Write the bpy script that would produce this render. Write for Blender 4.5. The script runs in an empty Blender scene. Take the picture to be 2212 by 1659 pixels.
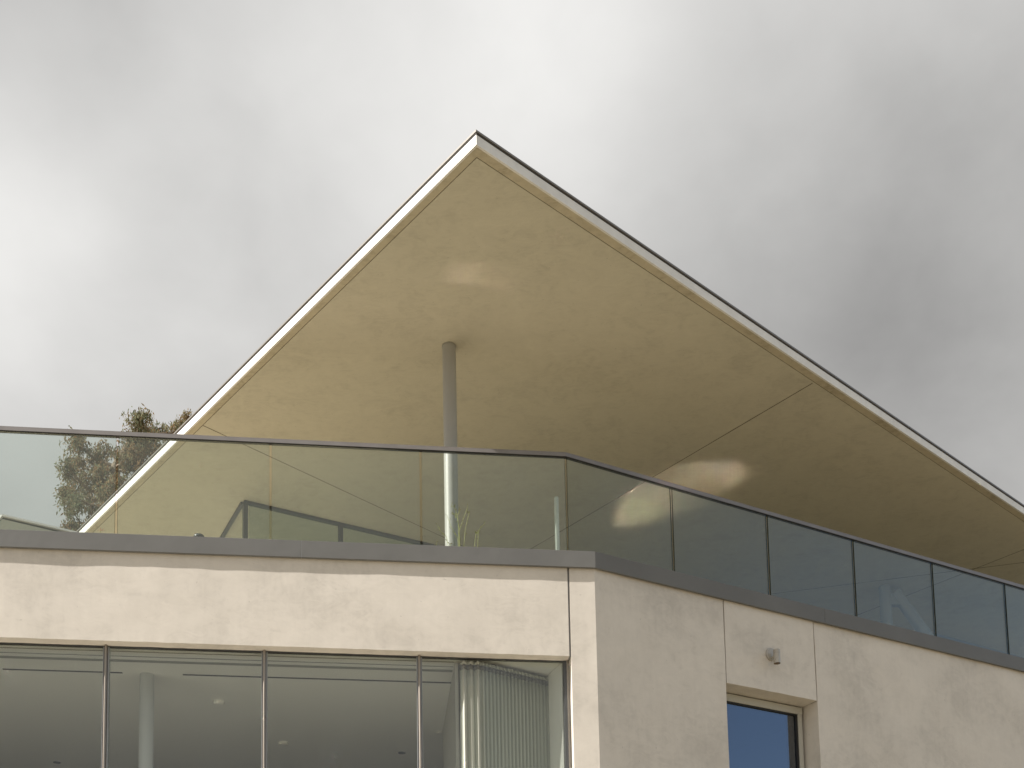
import bpy, math, random
import numpy as np
from mathutils import Matrix, Vector, noise as mnoise

# ------------------------------------------------------------------ camera
SC = bpy.context.scene
COL = SC.collection
EYE = 1.6
FPX, CX, CY = 2615.03, 1106.0, 2173.33          # in units of a 2212 px wide picture
PITCH, ROLL = math.radians(6.2317), math.radians(-1.1198)
cp, sp = math.cos(PITCH), math.sin(PITCH)
cr, sr = math.cos(ROLL), math.sin(ROLL)
RM = np.array([[cr, -sr, 0], [sr, cr, 0], [0, 0, 1]]) @ np.array([[1, 0, 0], [0, sp, -cp], [0, cp, sp]])
cam_d = bpy.data.cameras.new('camera')
cam = bpy.data.objects.new('camera', cam_d)
COL.objects.link(cam)
SC.camera = cam
cam_d.sensor_width = 36.0
cam_d.sensor_fit = 'HORIZONTAL'
cam_d.lens = FPX / 2212 * 36
cam_d.shift_y = (CY - 829.5) / 2212
cam_d.clip_end = 3000
mw = Matrix.Identity(4)
for i in range(3):
    mw[i][0] = RM[0][i]
    mw[i][1] = -RM[1][i]
    mw[i][2] = -RM[2][i]
mw[2][3] = EYE
cam.matrix_world = mw

# ------------------------------------------------------------------ light
SUN_AZ = math.radians(71)       # measured from straight behind the viewer towards the left
SUN_EL = math.radians(38.6)
SDIR = Vector((-math.sin(SUN_AZ) * math.cos(SUN_EL), -math.cos(SUN_AZ) * math.cos(SUN_EL), math.sin(SUN_EL)))
sun_d = bpy.data.lights.new('sun', 'SUN')
sun_d.energy = 5.0
sun_d.angle = math.radians(0.7)
sun_d.color = (1.0, 0.93, 0.845)
sun = bpy.data.objects.new('sun', sun_d)
COL.objects.link(sun)
sun.location = (-20, -6, 20)
sun.rotation_euler = SDIR.to_track_quat('Z', 'Y').to_euler()

SC.view_settings.view_transform = 'Standard'
SC.view_settings.look = 'None'
SC.view_settings.gamma = 1
SC.view_settings.exposure = 0.8
SC.render.engine = 'CYCLES'
SC.cycles.use_denoising = True
SC.cycles.caustics_reflective = True
SC.cycles.blur_glossy = 0.0
SC.cycles.max_bounces = 12
SC.cycles.diffuse_bounces = 5
SC.cycles.glossy_bounces = 5
SC.cycles.transparent_max_bounces = 24
SC.cycles.sample_clamp_indirect = 0.0


def ray(x, y):
    d = RM.T @ np.array([(x - CX) / FPX, (y - CY) / FPX, 1.0])
    return d


class N:
    """small node helper"""
    def __init__(s, nt):
        s.nt = nt

    def new(s, t, **kw):
        n = s.nt.nodes.new(t)
        for k, v in kw.items():
            setattr(n, k, v)
        return n

    def link(s, a, b):
        s.nt.links.new(a, b)

    def val(s, sock, v):
        if isinstance(v, bpy.types.NodeSocket):
            s.nt.links.new(v, sock)
        else:
            sock.default_value = v

    def math(s, op, a, b=None, c=None, clamp=False):
        n = s.new('ShaderNodeMath', operation=op)
        n.use_clamp = clamp
        s.val(n.inputs[0], a)
        if b is not None:
            s.val(n.inputs[1], b)
        if c is not None:
            s.val(n.inputs[2], c)
        return n.outputs[0]

    def dot(s, a, v):
        n = s.new('ShaderNodeVectorMath', operation='DOT_PRODUCT')
        s.val(n.inputs[0], a)
        s.val(n.inputs[1], v)
        return n.outputs['Value']

    def noise(s, vec, scale, detail=4, rough=.5, dist=0.0):
        n = s.new('ShaderNodeTexNoise')
        s.link(vec, n.inputs['Vector'])
        n.inputs['Scale'].default_value = scale
        n.inputs['Detail'].default_value = detail
        n.inputs['Roughness'].default_value = rough
        n.inputs['Distortion'].default_value = dist
        return n.outputs['Fac']

    def map(s, vec, sc=(1, 1, 1), rot=(0, 0, 0), loc=(0, 0, 0)):
        n = s.new('ShaderNodeMapping')
        s.link(vec, n.inputs[0])
        n.inputs['Scale'].default_value = sc
        n.inputs['Rotation'].default_value = rot
        n.inputs['Location'].default_value = loc
        return n.outputs[0]

    def ramp(s, fac, stops):
        n = s.new('ShaderNodeValToRGB')
        s.link(fac, n.inputs[0])
        e = n.color_ramp.elements
        e[0].position, e[0].color = stops[0][0], (*stops[0][1], 1)
        e[1].position, e[1].color = stops[-1][0], (*stops[-1][1], 1)
        for p, c in stops[1:-1]:
            k = e.new(p)
            k.color = (*c, 1)
        return n.outputs[0]

    def mix(s, fac, a, b, t='RGBA', blend='MIX'):
        n = s.new('ShaderNodeMix', data_type=t)
        if t == 'RGBA':
            n.blend_type = blend
            ia, ib, o = n.inputs[6], n.inputs[7], n.outputs[2]
        else:
            ia, ib, o = n.inputs[2], n.inputs[3], n.outputs[0]
        s.val(n.inputs[0], fac)
        s.val(ia, a if isinstance(a, (bpy.types.NodeSocket, float, int)) else (*a, 1))
        s.val(ib, b if isinstance(b, (bpy.types.NodeSocket, float, int)) else (*b, 1))
        return o


# ------------------------------------------------------------------ sky: clouds over a Nishita sky
world = bpy.data.worlds.new('World')
SC.world = world
world.use_nodes = True
w = N(world.node_tree)
world.node_tree.nodes.clear()
wo = w.new('ShaderNodeOutputWorld')
tc = w.new('ShaderNodeTexCoord').outputs['Generated']
sky = w.new('ShaderNodeTexSky', sky_type='NISHITA')
sky.sun_disc = False
sky.sun_elevation = SUN_EL
sky.sun_rotation = math.radians(180) + SUN_AZ
bg_sky = w.new('ShaderNodeBackground')
w.link(sky.outputs[0], bg_sky.inputs[0])
bg_sky.inputs[1].default_value = 0.12
warp = w.noise(tc, 2.2, 3, .5)
warp2 = w.noise(w.map(tc, loc=(5, 3, 1)), 2.2, 3, .5)
comb = w.new('ShaderNodeCombineXYZ')
w.link(warp, comb.inputs[0]); w.link(warp2, comb.inputs[1]); w.link(warp, comb.inputs[2])
va = w.new('ShaderNodeVectorMath', operation='MULTIPLY_ADD')
cs = w.new('ShaderNodeVectorMath', operation='SUBTRACT')
w.link(comb.outputs[0], cs.inputs[0])
cs.inputs[1].default_value = (.5, .5, .5)
w.link(cs.outputs[0], va.inputs[0])
va.inputs[1].default_value = (.22, .22, .22)
w.link(tc, va.inputs[2])
vn = w.new('ShaderNodeVectorMath', operation='NORMALIZE')
w.link(va.outputs[0], vn.inputs[0])
wt = vn.outputs[0]


def lobe(px, py, k, vec):
    d = ray(px, py)
    d = d / np.linalg.norm(d)
    # compensation for the mean of the warp
    c = w.dot(vec, tuple(d * 1.0))
    e = w.math('SUBTRACT', c, 1.0)
    return w.math('EXPONENT', w.math('MULTIPLY', e, k))


base = 0.60
LOBES = [  # px, py, tightness, amount (display-linear)
    (1150, -80, 130, .17), (1150, 0, 40, .12), (40, 640, 230, .20), (30, 470, 400, .06), (420, 600, 160, .07), (150, 260, 120, -.07), (330, 330, 260, .05),
    (1740, 600, 42, -.23), (1450, 500, 90, -.03), (2150, 880, 70, -.10), (1500, 200, 45, .08), (2000, 120, 90, .03),
    (300, 860, 160, -.02), (520, 760, 300, -.05), (2100, 1050, 160, .06),
]
tot = None
for px, py, k, a_ in LOBES:
    t_ = w.math('MULTIPLY', lobe(px, py, k, wt), a_)
    tot = t_ if tot is None else w.math('ADD', tot, t_)
# darker cloud bank low behind the viewer to the right
bank = w.math('EXPONENT', w.math('MULTIPLY', w.math('SUBTRACT', w.dot(wt, (.79, -.454, .41)), 1.0), 9))
tot = w.math('ADD', tot, w.math('MULTIPLY', bank, -.22))
n1 = w.math('SUBTRACT', w.noise(w.map(tc, sc=(1, 1, 1.6)), 4.0, 6, .5, .25), .5)
n2 = w.math('SUBTRACT', w.noise(w.map(tc, sc=(1, 1, 1.2), rot=(0, .5, .3)), 9.0, 6, .52, .15), .5)
tot = w.math('ADD', tot, w.math('MULTIPLY', n1, .24))
tot = w.math('ADD', tot, w.math('MULTIPLY', n2, .20))
tot = w.math('ADD', tot, base)
tot = w.math('MULTIPLY', tot, 1 / 2 ** 0.8)
cl = w.mix(w.math('MULTIPLY', tot, 1.2, clamp=True), (1.0, .99, .975), (1.0, .992, .965))
clc = w.new('ShaderNodeVectorMath', operation='SCALE')
w.link(cl, clc.inputs[0])
w.link(tot, clc.inputs['Scale'])
bg_cl = w.new('ShaderNodeBackground')
w.link(clc.outputs[0], bg_cl.inputs[0])
bg_cl.inputs[1].default_value = 1.0
# blue gaps: low on the right-hand side behind the viewer
gd = w.dot(wt, tuple(Vector((0.97, -0.06, 0.20)).normalized()))
gap = w.new('ShaderNodeMapRange')
w.link(gd, gap.inputs[0])
gap.inputs[1].default_value = .85
gap.inputs[2].default_value = .94
gap.inputs[3].default_value = 1.0
gap.inputs[4].default_value = 0.12
ms = w.new('ShaderNodeMixShader')
w.link(gap.outputs[0], ms.inputs[0])
w.link(bg_sky.outputs[0], ms.inputs[1])
w.link(bg_cl.outputs[0], ms.inputs[2])
w.link(ms.outputs[0], wo.inputs[0])

# ------------------------------------------------------------------ materials
MATS = {}


def mat(name):
    m = bpy.data.materials.new(name)
    m.use_nodes = True
    m.node_tree.nodes.clear()
    MATS[name] = m
    n = N(m.node_tree)
    out = n.new('ShaderNodeOutputMaterial')
    return m, n, out


def principled(name, color, rough=.6, metal=0.0, spec=.5, bump=None, var=0.0, vscale=3.0, coord='Object'):
    m, n, out = mat(name)
    b = n.new('ShaderNodeBsdfPrincipled')
    b.inputs['Roughness'].default_value = rough
    b.inputs['Metallic'].default_value = metal
    b.inputs['Specular IOR Level'].default_value = spec
    v = n.new('ShaderNodeTexCoord').outputs[coord]
    if var:
        f = n.noise(v, vscale, 5, .6)
        c0 = tuple(max(0, c * (1 - var)) for c in color)
        c1 = tuple(min(1, c * (1 + var)) for c in color)
        col = n.ramp(f, [(.3, c0), (.7, c1)])
        n.link(col, b.inputs['Base Color'])
    else:
        b.inputs['Base Color'].default_value = (*color, 1)
    if bump:
        bn = n.new('ShaderNodeBump')
        bn.inputs['Strength'].default_value = bump[1]
        bn.inputs['Distance'].default_value = bump[2]
        n.link(n.noise(v, bump[0], 4, .6), bn.inputs['Height'])
        n.link(bn.outputs[0], b.inputs['Normal'])
    n.link(b.outputs[0], out.inputs[0])
    return m


def plaster(name, color, dark, rotz=0.0, flat=False, amt=1.0):
    """hand-trowelled lime plaster: cloudy tone, trowel sweeps, specks, slight relief"""
    m, n, out = mat(name)
    b = n.new('ShaderNodeBsdfPrincipled')
    b.inputs['Roughness'].default_value = .62
    b.inputs['Specular IOR Level'].default_value = .3
    v = n.new('ShaderNodeTexCoord').outputs['Object']
    cloud = n.noise(v, 1.1, 5, .58, .6)
    fine = n.noise(v, 4.5, 6, .65, 1.2)
    # trowel sweeps: mildly stretched, swirling noise in two crossing directions, masked by patches
    sc = (1.0, 2.6, 1.0) if flat else (1.3, 1.3, 2.2)
    s1 = n.noise(n.map(v, sc=sc, rot=(0, 0, .9) if flat else (.3, .9, 0)), 5.0 if flat else 3.4, 7, .62, 2.2)
    s2 = n.noise(n.map(v, sc=sc, rot=(0, 0, -.6) if flat else (.3, -1.0, 0)), 5.6 if flat else 3.9, 7, .62, 2.6)
    patch = n.ramp(n.noise(n.map(v, loc=(7, 2, 3)), .9, 2, .5), [(.42, (0, 0, 0)), (.58, (1, 1, 1))])
    sw = n.mix(patch, s1, s2, 'FLOAT')
    f = n.math('ADD', n.math('MULTIPLY', n.math('SUBTRACT', cloud, .5), (.7 if flat else 1.5) * amt),
               n.math('MULTIPLY', n.math('SUBTRACT', fine, .5), (.9 if flat else .7) * amt))
    f = n.math('ADD', f, n.math('MULTIPLY', n.math('SUBTRACT', sw, .5), .75 * amt))
    if not flat:
        br_ = n.noise(n.map(v, sc=(1, 1, .12)), 22, 3, .6)
        f = n.math('ADD', f, n.math('MULTIPLY', n.math('SUBTRACT', br_, .5), .28))
    f = n.math('ADD', f, .5, clamp=True)
    col = n.ramp(f, [(0.12, dark), (.5, color), (.9, tuple(min(1, c * 1.10) for c in color))])
    spk = n.noise(v, 36, 2, .5)
    spm = n.ramp(spk, [(.735, (0, 0, 0)), (.76, (1, 1, 1))])
    col = n.mix(n.math('MULTIPLY', spm, .35), col, tuple(c * .45 for c in color))
    n.link(col, b.inputs['Base Color'])
    h = n.math('ADD', n.math('MULTIPLY', sw, 1.0), n.math('MULTIPLY', n.noise(v, 14, 5, .6), .35))
    bn = n.new('ShaderNodeBump')
    bn.inputs['Strength'].default_value = .5 if flat else .22
    bn.inputs['Distance'].default_value = .005
    n.link(h, bn.inputs['Height'])
    n.link(bn.outputs[0], b.inputs['Normal'])
    n.link(b.outputs[0], out.inputs[0])
    return m


def glass(name, tint, refl=1.0, dirt=0.0, rough=0.0, gcol=(1, 1, 1)):
    m, n, out = mat(name)
    geo = n.new('ShaderNodeNewGeometry')
    c = n.math('ABSOLUTE', n.dot(geo.outputs['Normal'], geo.outputs['Incoming']))
    p5 = n.math('POWER', n.math('SUBTRACT', 1.0, c, clamp=True), 5.0)
    fr = n.math('MULTIPLY', n.math('ADD', .042, n.math('MULTIPLY', p5, .95)), refl, clamp=True)
    tr = n.new('ShaderNodeBsdfTransparent')
    tr.inputs[0].default_value = (*tint, 1)
    gl = n.new('ShaderNodeBsdfGlossy')
    gl.inputs['Roughness'].default_value = rough
    gl.inputs[0].default_value = (*gcol, 1)
    mx = n.new('ShaderNodeMixShader')
    n.link(fr, mx.inputs[0])
    n.link(tr.outputs[0], mx.inputs[1])
    n.link(gl.outputs[0], mx.inputs[2])
    last = mx.outputs[0]
    if dirt:
        v = n.new('ShaderNodeTexCoord').outputs['Object']
        sp_ = n.ramp(n.noise(v, 55, 3, .6), [(.66, (0, 0, 0)), (.74, (1, 1, 1))])
        big = n.noise(v, 2.0, 3, .5)
        low = n.new('ShaderNodeSeparateXYZ')
        n.link(v, low.inputs[0])
        film = n.math('MULTIPLY', n.math('ADD', n.math('MULTIPLY', sp_, .6), .06), big)
        film = n.math('MULTIPLY', film, dirt, clamp=True)
        df = n.new('ShaderNodeBsdfDiffuse')
        df.inputs[0].default_value = (.55, .56, .52, 1)
        m2 = n.new('ShaderNodeMixShader')
        n.link(film, m2.inputs[0])
        n.link(last, m2.inputs[1])
        n.link(df.outputs[0], m2.inputs[2])
        last = m2.outputs[0]
    n.link(last, out.inputs[0])
    return m


WALL = (.645, .612, .56)
M_wall = plaster('lime_plaster', WALL, tuple(c * .82 for c in WALL), amt=.9)
SOF = (.555, .53, .43)
M_soffit = plaster('soffit_plaster', SOF, tuple(c * .80 for c in SOF), flat=True, amt=.85)
M_band = plaster('edge_band_plaster', (.50, .455, .34), (.37, .33, .24), flat=True, amt=1.6)
M_fascia = principled('white_fascia', (.74, .74, .72), .5, var=.08, vscale=5, bump=(20, .2, .004))
M_trim_top = principled('roof_edge_metal', (.20, .19, .175), .4, metal=.3)
M_trim = principled('dark_roof_trim', (.07, .062, .055), .45)
M_flash = principled('grey_coated_metal', (.155, .158, .157), .5, metal=0, spec=.25, var=.07, vscale=1.6, bump=(1.3, .3, .03))
M_flash_seam = principled('metal_seam', (.3, .31, .32), .4, metal=.4)
M_rail = principled('anodised_rail', (.23, .22, .22), .5, metal=.3, var=.12, vscale=4)
M_frame = principled('mullion_warm_lit', (.30, .27, .235), .38, metal=.55, var=.06, vscale=3)  # aluminium mullion cap; warm sunlit tone put into the colour
M_frame_dark = principled('frame_dark_grey', (.07, .075, .08), .45, metal=.2)  # even dark grey of frames and posts
M_frame_side = principled('mullion_blue_reflection', (.33, .35, .37), .4, metal=.3)  # same aluminium; bluish reflection put into the side colour
M_cream = principled('cream_window_frame', (.46, .46, .42), .42)
M_gasket = principled('black_gasket_and_shade', (.015, .015, .016), .5)
M_white = principled('white_painted_steel', (.36, .362, .35), .45, var=.03, vscale=2)
M_ceil = principled('interior_white', (.80, .80, .77), .7)
M_inwall = principled('interior_wall', (.50, .49, .45), .75)
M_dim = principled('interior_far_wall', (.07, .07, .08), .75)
M_infloor = principled('interior_floor', (.22, .215, .20), .5, var=.12, vscale=2)
M_slot = principled('slot_dark', (.03, .034, .045), .5)
M_groove = principled('sealant_joint', (.15, .135, .10), .8)
M_joint = principled('wall_joint_sealant', (.24, .24, .25), .8)
M_deck = principled('deck_paving', (.46, .40, .30), .7, var=.12, vscale=1.5)
M_gravel = principled('ledge_gravel', (.35, .31, .25), .9, var=.4, vscale=40, bump=(60, 1, .02))
M_bal = glass('balustrade_glass', (.87, .905, .88), 1.5, dirt=.4, gcol=(.95, .96, .90))
M_edge = principled('glass_edge', (.02, .035, .028), .2)
M_edge_light = principled('glass_edge_sealant', (.5, .48, .42), .5)
M_win = glass('window_glass', (.92, .94, .93), 1.2)
M_door_glass = glass('door_glass', (.34, .38, .42), 4.4, gcol=(.76, .82, .92))
M_pent = glass('upper_room_glass', (.88, .92, .92), 2.0)
M_curtain = principled('curtain_cloth', (.46, .48, .43), .9, bump=(300, .2, .001))
M_tape = principled('curtain_heading_tape', (.20, .21, .215), .9)
M_lamp = principled('brushed_aluminium', (.42, .40, .36), .5, metal=.3, var=.08, vscale=40)
M_galv = principled('galvanised_pipe', (.62, .66, .65), .4, metal=.2, var=.1, vscale=12)
M_plant = principled('weed_green', (.19, .23, .055), .6)
M_seed = principled('weed_seed_heads', (.13, .12, .045), .8)
M_red = principled('red_petal', (.45, .03, .03), .6)
M_dome = principled('dark_enamel', (.05, .055, .06), .3)
M_canopy = principled('canopy_sheet', (.47, .48, .41), .6, var=.04, vscale=2)
M_cedge = principled('canopy_edge', (.75, .75, .72), .5)
M_ground = principled('ground_soil', (.20, .165, .105), .9, var=.25, vscale=.35, bump=(8, .5, .05))
M_bark = principled('eucalyptus_bark', (.24, .19, .14), .85, var=.3, vscale=3, bump=(12, .5, .02))
M_pol = principled('reflector_mirror_metal', (.27, .245, .21), .06, metal=1.0)  # mirror metal of the added reflector on the deck
M_pol2 = principled('reflector_cap_metal', (.075, .072, .066), .07, metal=1.0)  # mirror metal of the added reflector post
M_soil = principled('potting_soil', (.05, .04, .03), .95)


def leaf_mat(name, a_, b_, c_):
    m, n, out = mat(name)
    v = n.new('ShaderNodeTexCoord').outputs['Object']
    f = n.noise(v, .55, 2, .5)
    wn = n.new('ShaderNodeTexWhiteNoise')
    n.link(n.map(v, sc=(1, 1, 1)), wn.inputs['Vector'])
    g = n.new('ShaderNodeNewGeometry')
    rnd = g.outputs['Random Per Island']
    k = n.math('ADD', n.math('MULTIPLY', f, 1.0), n.math('MULTIPLY', n.math('SUBTRACT', rnd, .5), .7), clamp=True)
    col = n.ramp(k, [(.2, a_), (.5, b_), (.8, c_)])
    d = n.new('ShaderNodeBsdfDiffuse')
    t = n.new('ShaderNodeBsdfTranslucent')
    n.link(col, d.inputs[0])
    n.link(col, t.inputs[0])
    mx = n.new('ShaderNodeMixShader')
    mx.inputs[0].default_value = .4
    n.link(d.outputs[0], mx.inputs[1])
    n.link(t.outputs[0], mx.inputs[2])
    n.link(mx.outputs[0], out.inputs[0])
    return m


M_leaf = leaf_mat('eucalyptus_leaf', (.25, .165, .09), (.235, .21, .13), (.17, .19, .12))


# ------------------------------------------------------------------ mesh helpers
class MB:
    def __init__(s):
        s.v, s.f, s.m = [], [], []

    def quad(s, *pts, m=0):
        i = len(s.v)
        s.v += [tuple(p) for p in pts]
        s.f.append(tuple(range(i, i + len(pts))))
        s.m.append(m)

    def prism(s, poly, z0, z1, m=0, side_m=None):
        """poly: plan points counter-clockwise; z0/z1 number or list"""
        n = len(poly)
        i = len(s.v)
        Z0 = z0 if isinstance(z0, (list, tuple)) else [z0] * n
        Z1 = z1 if isinstance(z1, (list, tuple)) else [z1] * n
        area = sum(poly[k][0] * poly[(k + 1) % n][1] - poly[(k + 1) % n][0] * poly[k][1] for k in range(n))
        if area < 0:
            poly = poly[::-1]; Z0 = Z0[::-1]; Z1 = Z1[::-1]
        s.v += [(p[0], p[1], Z0[k]) for k, p in enumerate(poly)] + [(p[0], p[1], Z1[k]) for k, p in enumerate(poly)]
        s.f.append(tuple(range(i + n - 1, i - 1, -1))); s.m.append(m)
        s.f.append(tuple(range(i + n, i + 2 * n))); s.m.append(m)
        for k in range(n):
            k2 = (k + 1) % n
            s.f.append((i + k, i + k2, i + n + k2, i + n + k))
            s.m.append(m if side_m is None else side_m)

    def bar(s, p0, p1, w_, d_, up=(0, 0, 1), m=0):
        """rectangular bar from p0 to p1; w_ across, d_ along up"""
        p0, p1, up = Vector(p0), Vector(p1), Vector(up)
        ax = (p1 - p0).normalized()
        sd = ax.cross(up).normalized()
        u2 = sd.cross(ax).normalized()
        i = len(s.v)
        for p in (p0, p1):
            for a_, b_ in ((-1, -1), (1, -1), (1, 1), (-1, 1)):
                s.v.append(tuple(p + sd * a_ * w_ / 2 + u2 * b_ * d_ / 2))
        for q in ((3, 2, 1, 0), (4, 5, 6, 7), (0, 1, 5, 4), (1, 2, 6, 5), (2, 3, 7, 6), (3, 0, 4, 7)):
            s.f.append(tuple(i + k for k in q)); s.m.append(m)

    def tube(s, pts, rad, n=12, cap=True, m=0):
        pts = [Vector(p) for p in pts]
        if not isinstance(rad, (list, tuple)):
            rad = [rad] * len(pts)
        i0 = len(s.v)
        ref = Vector((0.3, 0.2, 1)) if abs((pts[-1] - pts[0]).normalized().z) < .9 else Vector((1, .1, 0))
        for k, p in enumerate(pts):
            ax = (pts[min(k + 1, len(pts) - 1)] - pts[max(k - 1, 0)]).normalized()
            a_ = ax.cross(ref).normalized()
            b_ = ax.cross(a_).normalized()
            for j in range(n):
                t = 2 * math.pi * j / n
                s.v.append(tuple(p + (a_ * math.cos(t) + b_ * math.sin(t)) * rad[k]))
        for k in range(len(pts) - 1):
            for j in range(n):
                a0 = i0 + k * n + j; a1 = i0 + k * n + (j + 1) % n
                s.f.append((a0, a0 + n, a1 + n, a1)); s.m.append(m)
        if cap:
            s.f.append(tuple(i0 + j for j in range(n))); s.m.append(m)
            s.f.append(tuple(i0 + (len(pts) - 1) * n + j for j in range(n - 1, -1, -1))); s.m.append(m)

    def build(s, name, mats, parent=None, smooth=False, bevel=0):
        me = bpy.data.meshes.new(name)
        me.from_pydata(s.v, [], s.f)
        if not isinstance(mats, (list, tuple)):
            mats = [mats]
        for mm in mats:
            me.materials.append(mm)
        for p, k in zip(me.polygons, s.m):
            p.material_index = k
            p.use_smooth = smooth
        me.update()
        o = bpy.data.objects.new(name, me)
        COL.objects.link(o)
        if parent is not None:
            o.parent = parent
            o.matrix_parent_inverse = Matrix.Identity(4)
            # all geometry is written in world space: undo the parent's own location
            wp = parent
            off = Vector((0, 0, 0))
            while wp is not None:
                off += wp.location
                wp = wp.parent
            o.location = -off
        if smooth:
            md = o.modifiers.new('edges', 'EDGE_SPLIT')
            md.split_angle = math.radians(40)
        if bevel:
            b = o.modifiers.new('bevel', 'BEVEL')
            b.width = bevel
            b.segments = 2
            b.limit_method = 'ANGLE'
        return o


def tag(o, label=None, cat=None, group=None, kind=None):
    if label: o['label'] = label
    if cat: o['category'] = cat
    if group: o['group'] = group
    if kind: o['kind'] = kind
    return o


def thing(name, label, cat, loc=(0, 0, 0), group=None):
    o = bpy.data.objects.new(name, None)
    COL.objects.link(o)
    o.location = loc
    o.empty_display_size = .2
    return tag(o, label, cat, group)


# ------------------------------------------------------------------ the plan of the place
O = np.array([0, 0, EYE])
rd = math.radians
da = np.array([math.sin(rd(83.31)), math.cos(rd(83.31)), 0])      # left facade runs this way
db = np.array([math.sin(rd(61.69)), math.cos(rd(61.69)), 0])      # right facade
dc = np.array([math.sin(rd(-41.12)), math.cos(rd(-41.12)), 0])    # roof, left eave
dd = np.array([math.cos(rd(-41.12)), -math.sin(rd(-41.12)), 0])   # roof, right eave
nA = np.array([-da[1], da[0], 0])                                 # inward
nB = np.array([-db[1], db[0], 0])
uC = (nA + nB) / (1 + nA @ nB)


def atH(x, y, z):
    d = ray(x, y); return O + d * (z - EYE) / d[2]


def atY(x, y, Y):
    d = ray(x, y); return O + d * Y / d[1]


def onp(x, y, P, n):
    d = ray(x, y); return O + d * ((P - O) @ n) / (d @ n)


F = atY(1285.8, 1191, 10.5)
Z_FT = F[2]                                    # flashing top
Z_FB = onp(1285.8, 1226.3, F, nA)[2]           # flashing bottom
S_WALL = .032
S_GLASS = .69


def cor(s):
    return F + uC * s


def A(t, s, z=None):
    p = F + da * t + nA * s
    return p if z is None else (p[0], p[1], z)


def B(t, s, z=None):
    p = F + db * t + nB * s
    return p if z is None else (p[0], p[1], z)


def tA(x, y, s):
    return (onp(x, y, F + nA * s, nA) - F) @ da


def tB(x, y, s):
    return (onp(x, y, F + nB * s, nB) - F) @ db


W = cor(S_WALL)
tA_w = tA(1232, 1417, S_WALL)
Z_HEAD = float(onp(1232, 1417, W, nA)[2])
Z_DHEAD = float((onp(1569.7, 1475.6, W, nB)[2] + onp(1762.6, 1511.8, W, nB)[2]) / 2)
Z_SOF = Z_FT + 2.62
Z_DECK = Z_FT + .02
Z_FLOOR = Z_HEAD - 2.65
TL, TR = -9.0, 12.0
HT = .0066                       # the window head climbs a little towards the left


def ZT(t):
    return HT * (tA_w - t)



print('Z', Z_FT, Z_FB, Z_HEAD, Z_DHEAD, Z_SOF)

# ------------------------------------------------------------------ ground
g = MB()
g.quad((-900, -900, 0), (900, -900, 0), (900, 900, 0), (-900, 900, 0))
tag(g.build('ground', M_ground), kind='structure')

# ------------------------------------------------------------------ the house
house = thing('modern_house', 'pale plastered modern house with glazed lower windows, roof terrace and a sharp cantilevered roof', 'house', (float(W[0]), float(W[1]), 0))


def rect_wall(name, P0, d, n, t0, t1, z0, z1, thick, material=None, parent=house, amp=.0035, seed=0.0, step=.05, label=None, sharp_side='', tilt=False):
    """plastered panel with a slightly uneven face; P0+d*t is its outer face line, n points inward"""
    nx = min(max(2, int((t1 - t0) / step)), 220); nz = min(max(2, int((z1 - z0) / step)), 80)
    def axis(a0, a1, n_):
        u = [a0 + (a1 - a0) * k / n_ for k in range(n_ + 1)]
        return u
    tv, zv = axis(t0, t1, nx), axis(z0, z1, nz)
    nx, nz = len(tv) - 1, len(zv) - 1
    mb = MB()
    idx = {}
    for i in range(nx + 1):
        for j in range(nz + 1):
            t, z = tv[i], zv[j]
            q = Vector((t * 1.7 + seed, z * 1.7, seed * .37))
            e = amp * (mnoise.noise(q) + .45 * mnoise.noise(q * 2.7)) * 1.3
            sharp = (i == nx and 'R' in sharp_side) or (i == 0 and 'L' in sharp_side)
            if sharp:
                e = -amp * .8
            if tilt:
                z += ZT(t) * (1 - j / nz)
            P = P0 + d * t + n * (e + (amp * .8))
            if j == 0 or j == nz:
                z += .0025 * mnoise.noise(Vector((t * 9, seed, 2)))
            idx[i, j] = len(mb.v)
            mb.v.append((P[0], P[1], z))
    for i in range(nx):
        for j in range(nz):
            mb.f.append((idx[i, j], idx[i + 1, j], idx[i + 1, j + 1], idx[i, j + 1])); mb.m.append(0)
    ring = [(i, 0) for i in range(nx)] + [(nx, j) for j in range(nz)] + [(i, nz) for i in range(nx, 0, -1)] + [(0, j) for j in range(nz, 0, -1)]
    back = []
    for (i, j) in ring:
        x, y, z = mb.v[idx[i, j]]
        t = tv[i]
        P = P0 + d * t + n * thick
        back.append(len(mb.v)); mb.v.append((P[0], P[1], z))
    L = len(ring)
    for k in range(L):
        a_ = idx[ring[k]]; b_ = idx[ring[(k + 1) % L]]
        mb.f.append((b_, a_, back[k], back[(k + 1) % L])); mb.m.append(0)
    mb.f.append(tuple(back)); mb.m.append(0)
    o = mb.build(name, material or M_wall, parent, smooth=True)
    if label: o['label'] = label
    return o


# facade A: spandrel over the long window, then the corner pier
TJ = float(tA(1229.5, 1300, S_WALL))
TW = float(tA(1233, 1420, S_WALL))           # right edge of the window opening at its head
tcA = float((W - F) @ da)
tcB = float((W - F) @ db)
PA = F + nA * S_WALL
PB = F + nB * S_WALL
rect_wall('wall_panel', PA, da, nA, TL, TJ - .010, Z_HEAD, Z_FT - .03, .15, seed=1.3, tilt=True, label='long pale plaster band above the big window')
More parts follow.
